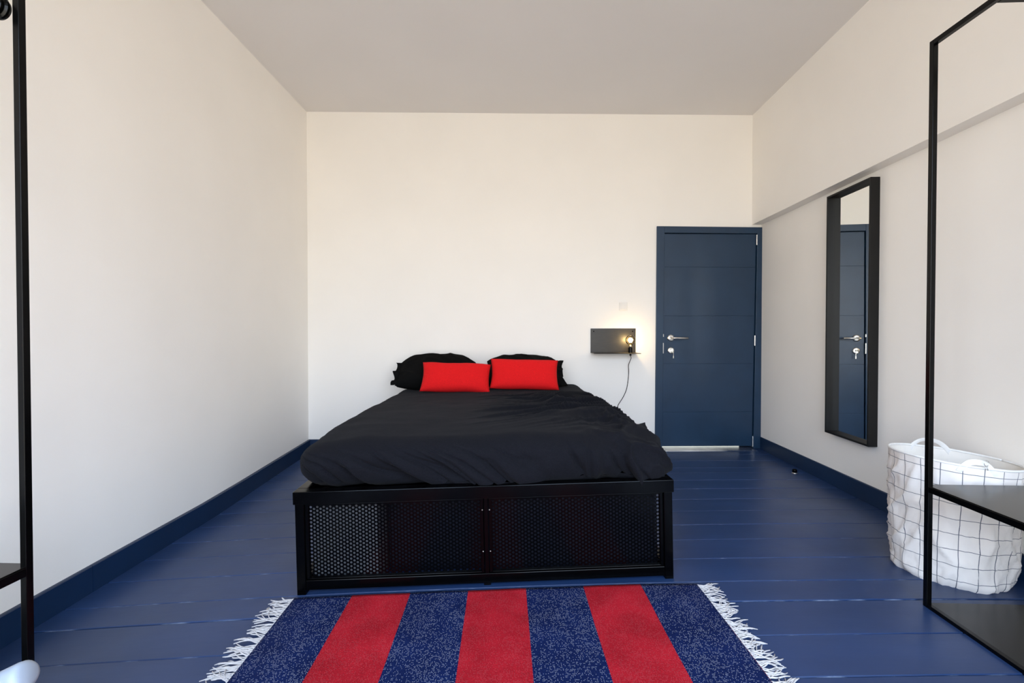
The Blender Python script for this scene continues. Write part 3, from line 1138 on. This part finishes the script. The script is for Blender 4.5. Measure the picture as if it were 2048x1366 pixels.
# ------------------------------------------------------------------ laundry basket
def basket_mat():
    m = bpy.data.materials.new('checked_canvas')
    m.use_nodes = True
    t = m.node_tree
    N = t.nodes
    b = N['Principled BSDF']
    b.inputs['Roughness'].default_value = 0.85
    b.inputs['Specular IOR Level'].default_value = 0.2
    uv = N.new('ShaderNodeUVMap')
    s = N.new('ShaderNodeSeparateXYZ')
    t.links.new(uv.outputs[0], s.inputs[0])

    def line(sock, wd):
        fr = N.new('ShaderNodeMath'); fr.operation = 'FRACT'
        t.links.new(sock, fr.inputs[0])
        lt = N.new('ShaderNodeMath'); lt.operation = 'LESS_THAN'; lt.inputs[1].default_value = wd
        t.links.new(fr.outputs[0], lt.inputs[0])
        return lt.outputs[0]
    lx = line(s.outputs[0], 0.040)
    ly = line(s.outputs[1], 0.036)
    mxm = N.new('ShaderNodeMath'); mxm.operation = 'MAXIMUM'
    t.links.new(lx, mxm.inputs[0])
    t.links.new(ly, mxm.inputs[1])
    c = N.new('ShaderNodeTexCoord')
    n = N.new('ShaderNodeTexNoise'); n.inputs['Scale'].default_value = 9; n.inputs['Detail'].default_value = 4
    t.links.new(c.outputs['Object'], n.inputs['Vector'])
    r = N.new('ShaderNodeValToRGB')
    r.color_ramp.elements[0].color = (0.80, 0.745, 0.70, 1)
    r.color_ramp.elements[1].color = (0.89, 0.85, 0.81, 1)
    t.links.new(n.outputs['Fac'], r.inputs[0])
    mx = N.new('ShaderNodeMix'); mx.data_type = 'RGBA'
    mx.inputs[7].default_value = (0.13, 0.14, 0.17, 1)
    t.links.new(mxm.outputs[0], mx.inputs[0])
    t.links.new(r.outputs[0], mx.inputs[6])
    t.links.new(mx.outputs[2], b.inputs['Base Color'])
    n2 = N.new('ShaderNodeTexNoise'); n2.inputs['Scale'].default_value = 30; n2.inputs['Detail'].default_value = 5
    t.links.new(c.outputs['Object'], n2.inputs['Vector'])
    bp = N.new('ShaderNodeBump'); bp.inputs['Strength'].default_value = 0.25; bp.inputs['Distance'].default_value = 0.01
    t.links.new(n2.outputs['Fac'], bp.inputs['Height'])
    t.links.new(bp.outputs[0], b.inputs['Normal'])
    return m


bk = tag(empty('laundry_basket', (2.068, 2.072, fz(2.068, 2.072) + 0.002)), 'round white canvas laundry basket with a thin dark grid by the right wall', 'basket')
BKH = 0.535


def bk_pt(a, h, off=0.0):
    """Point of the canvas at angle a and height h (0..1), off = inset."""
    rx = lerp(0.222, 0.236, h ** 0.7)
    ry = lerp(0.205, 0.222, h)
    k = 1.0
    bot = clamp(h / 0.06)
    k *= lerp(0.93, 1.0, bot ** 0.5)
    ca, sa = math.cos(a), math.sin(a)
    cx, cy = 2.0 * ca, 2.0 * sa
    env = clamp((0.985 - h) / 0.12) 
    dis = 0.010 * noise.noise((cx * 1.1, cy * 1.1, h * 3.0)) + 0.013 * (ridge(cx * 1.6 + h * 2.5, cy * 1.6 + h * 2.2, h * 1.6) - 0.4)
    dis += 0.006 * (ridge(cx * 4, cy * 4, h * 5 + 3) - 0.4)
    r_ = 1.0
    x = (rx * k - off) * ca + dis * env * ca
    y = (ry * k - off) * sa + dis * env * sa
    z = h * (BKH - 0.085 * x) + 0.002 * noise.noise((cx, cy, 8.0)) * h
    # the cloth leans a little towards the room
    y -= 0.018 * h
    x -= 0.004 * h
    return (x, y, z)


NA, NH = 120, 40
vs = [bk_pt(2 * PI * i / NA, j_ / NH) for j_ in range(NH + 1) for i in range(NA)]
fs, uvs = [], []
for j_ in range(NH):
    for i in range(NA):
        i2 = (i + 1) % NA
        fs.append((j_ * NA + i, j_ * NA + i2, (j_ + 1) * NA + i2, (j_ + 1) * NA + i))
        for (ii, jj) in ((i, j_), (i + 1, j_), (i + 1, j_ + 1), (i, j_ + 1)):
            uvs.append((ii / NA * 21 + 0.35, jj / NH * BKH / 0.066 + 0.42))
me = bpy.data.meshes.new('canvas_side')
me.from_pydata(vs, [], fs)
ul = me.uv_layers.new(name='UVMap')
for k, uvc in enumerate(uvs):
    ul.data[k].uv = uvc
me.polygons.foreach_set('use_smooth', [True] * len(me.polygons))
me.materials.append(basket_mat())
o = bpy.data.objects.new('canvas_side', me)
COL.objects.link(o)
o.parent = bk
M_lin = mat('basket_lining', (0.84, 0.81, 0.76), 0.8, var=0.04, scale=8, bump=0.2, bscale=25)
q = MB()
vs = [bk_pt(2 * PI * i / NA, lerp(0.02, 0.997, j_ / 20), 0.005) for j_ in range(21) for i in range(NA)]
fs = []
for j_ in range(20):
    for i in range(NA):
        i2 = (i + 1) % NA
        fs.append((j_ * NA + i, (j_ + 1) * NA + i, (j_ + 1) * NA + i2, j_ * NA + i2))
fs.append(tuple(range(NA)))
q.add(vs, fs).build('lining', M_lin, bk, smooth=True, fixn=False)
q = MB()
ring = [bk_pt(2 * PI * i / 96, 1.0, 0.0025) for i in range(97)]
q.tube(ring, 0.0055, 8)
q.build('rim', M_strap, bk, smooth=True)


def strap(a0, a1, hgt, lean):
    """Webbing handle: a flat band arching above the rim between two angles."""
    mb = MB()
    p0, p1 = Vector(bk_pt(a0, 0.95)), Vector(bk_pt(a1, 0.95))
    pm = []
    n_ = 16
    for i in range(n_ + 1):
        t = i / n_
        p = p0.lerp(p1, t)
        arch = (1 - abs(2 * t - 1) ** 2.6)
        p = p + Vector((lean[0], lean[1], 0)) * arch + Vector((0, 0, (hgt + 0.02) * arch))
        pm.append(p)
    outw = Vector(((p0 + p1) / 2).to_2d().to_3d()).normalized()
    vs, fs = [], []
    for i, p in enumerate(pm):
        d = (pm[min(i + 1, n_)] - pm[max(i - 1, 0)]).normalized()
        side = d.cross(outw).normalized()
        wv = side * 0.010
        tv = outw * 0.0022
        tw = outw * 0.008 * math.sin(i / n_ * PI)
        vs += [p - wv - tv - tw, p + wv - tv + tw, p + wv + tv + tw, p - wv + tv - tw]
    for i in range(n_):
        for k in range(4):
            k2 = (k + 1) % 4
            fs.append((i * 4 + k, i * 4 + k2, (i + 1) * 4 + k2, (i + 1) * 4 + k))
    fs += [(0, 1, 2, 3), (n_ * 4, n_ * 4 + 1, n_ * 4 + 2, n_ * 4 + 3)]
    mb.add(vs, fs)
    return mb


strap(R(-129), R(-99), 0.030, (0.0, -0.004)).build('handle', M_strap, bk, smooth=True, bevel=0.001)
strap(R(48), R(92), 0.042, (0.0, 0.004)).build('handle', M_strap, bk, smooth=True, bevel=0.001)

hb = Vector(bk_pt(R(-110), 0.95)) + Vector((0, -0.010, 0.052))
q = MB()
q.tube([hb + Vector((0.010 * math.sin(a), -0.004, 0.012 * math.cos(a))) for a in [2 * PI * i / 14 for i in range(15)]], 0.0012, 6)
q.tube([hb + Vector((-0.004, -0.004, -0.012)), hb + Vector((-0.005, -0.004, -0.030))], 0.0012, 6)
q.tube([hb + Vector((0.005, -0.004, -0.012)), hb + Vector((0.006, -0.004, -0.030))], 0.0012, 6)
q.build('wire_clip', M_steel, bk, smooth=True)

# ------------------------------------------------------------------ clothes racks
def rack(name, loc, rz, mirror, label, s=0.019, L=1.02, Wd=0.52, H=2.270, SH=0.493):
    """Two rectangular loops of square tube running along the wall, joined by shelves and cross bars.
    Local origin: far corner on the room side; -y runs towards the camera, mirror*x towards the wall."""
    root = tag(empty(name, loc, (0, 0, rz)), label, 'clothes rack')
    m = mirror

    def b(nm, x0, x1, y0, y1, z0, z1, mt=M_rack, bev=0.0015):
        x0, x1 = sorted((m * x0, m * x1))
        return MB().box(x0, x1, y0, y1, z0, z1).build(nm, mt, root, bevel=bev)
    for x in (0, Wd - s):
        b('post', x, x + s, -s, 0, 0, H)
        b('post', x, x + s, -L, -L + s, 0, H)
        b('top_rail', x, x + s, -L + s, -s, H - s, H)
        b('bottom_rail', x, x + s, -L + s, -s, 0, s)
        b('shelf_rail', x, x + s, -L + s, -s, SH - 0.024, SH)
    b('shelf', 0.002, Wd - 0.002, -L + 0.002, -0.001, SH + 0.0005, SH + 0.0030, M_rackshelf, 0.0008)
    b('bottom_shelf', s, Wd - s, -L + s, -0.006, 0.012, 0.017, M_rackshelf, 0.0008)
    for y in (-0.262, -L + 0.25):
        b('cross_bar', s, Wd - s, y, y + s, H - s, H)
    q = MB()
    xm = m * Wd / 2
    q.tube([(xm, -L + 0.25 + s, H - 0.0095), (xm, -0.262, H - 0.0095)], 0.009, 14)
    q.build('hanging_rail', M_rack, root, smooth=True)
    return root


rz_ = -math.atan(0.055)
rkR = rack('clothes_rack', (1.698, 1.806, 0.014), rz_, 1, 'tall black metal clothes rack on the right, in front of the laundry basket')
rkL = rack('clothes_rack', (-1.262, 1.232, fz(-1.26, 1.2) + 0.002), rz_, -1, 'black metal clothes rack cut off by the left edge of the photo', s=0.0175,
           H=2.30, SH=0.493 + 0.010 - fz(-1.26, 1.2))
# ribbed end knob on the left rack
kn = MB()
prof = [(0.0, -0.060)]
for k in range(5):
    r0 = 0.010 + 0.0042 * k
    prof += [(r0 + 0.001, -0.058 + k * 0.012), (r0 + 0.0055, -0.055 + k * 0.012), (r0 + 0.0055, -0.050 + k * 0.012), (r0 + 0.002, -0.048 + k * 0.012)]
prof += [(0.029, 0.0), (0.0275, 0.006), (0.0, 0.008)]
kn.lathe(prof, 32, 'y', (0, 0, 0))
kn = kn.build('end_knob', M_rack, rkL, smooth=False)
kn.parent = rkL
LW = Matrix.Translation(rkL.location) @ Matrix.Rotation(rz_, 4, 'Z')
kp = LW.inverted() @ Vector((-1.318, 1.22, 1.972))
kn.location = kp
q = MB().tube([kp + Vector((0, -0.03, 0)), Vector((kp.x, -0.77, kp.z))], 0.008, 12)
for yy in (-0.262, -0.76):
    q.tube([(kp.x, yy, kp.z), (kp.x, yy, 2.29)], 0.004, 8)
q.build('lower_hanging_rail', M_rack, rkL, smooth=True)

# ------------------------------------------------------------------ white bar poking into the lower left corner
tb = MB()
A_ = Vector((-0.985, 0.950, 0.4215))
B_ = Vector((-1.62, 0.955, 0.118))
dv = (B_ - A_).normalized()
ln = (B_ - A_).length
pts = [A_ - dv * 0.000, A_ + dv * 0.004, A_ + dv * 0.010, A_ + dv * 0.018, A_ + dv * ln]
tb.tube(pts, [0.017, 0.0235, 0.0275, 0.0285, 0.0285], 28)
tb = tb.build('white_bar', M_tube, smooth=True)
tag(tb, 'white round-ended bar poking into the lower left corner of the photo', 'bar')

# ------------------------------------------------------------------ door stop by the right baseboard
ds = tag(empty('door_stop', (2.312, 3.575, fz(2.312, 3.575))), 'small black door stop on the floor by the right baseboard', 'door stop')
MB().lathe([(0.021, 0.0), (0.021, 0.004), (0.016, 0.008), (0.0, 0.010)], 20, 'z').build('base', M_steel, ds, smooth=True)
MB().lathe([(0.0175, 0.006), (0.0175, 0.026), (0.013, 0.033), (0.0, 0.035)], 20, 'z').build('rubber_buffer', M_black, ds, smooth=True)
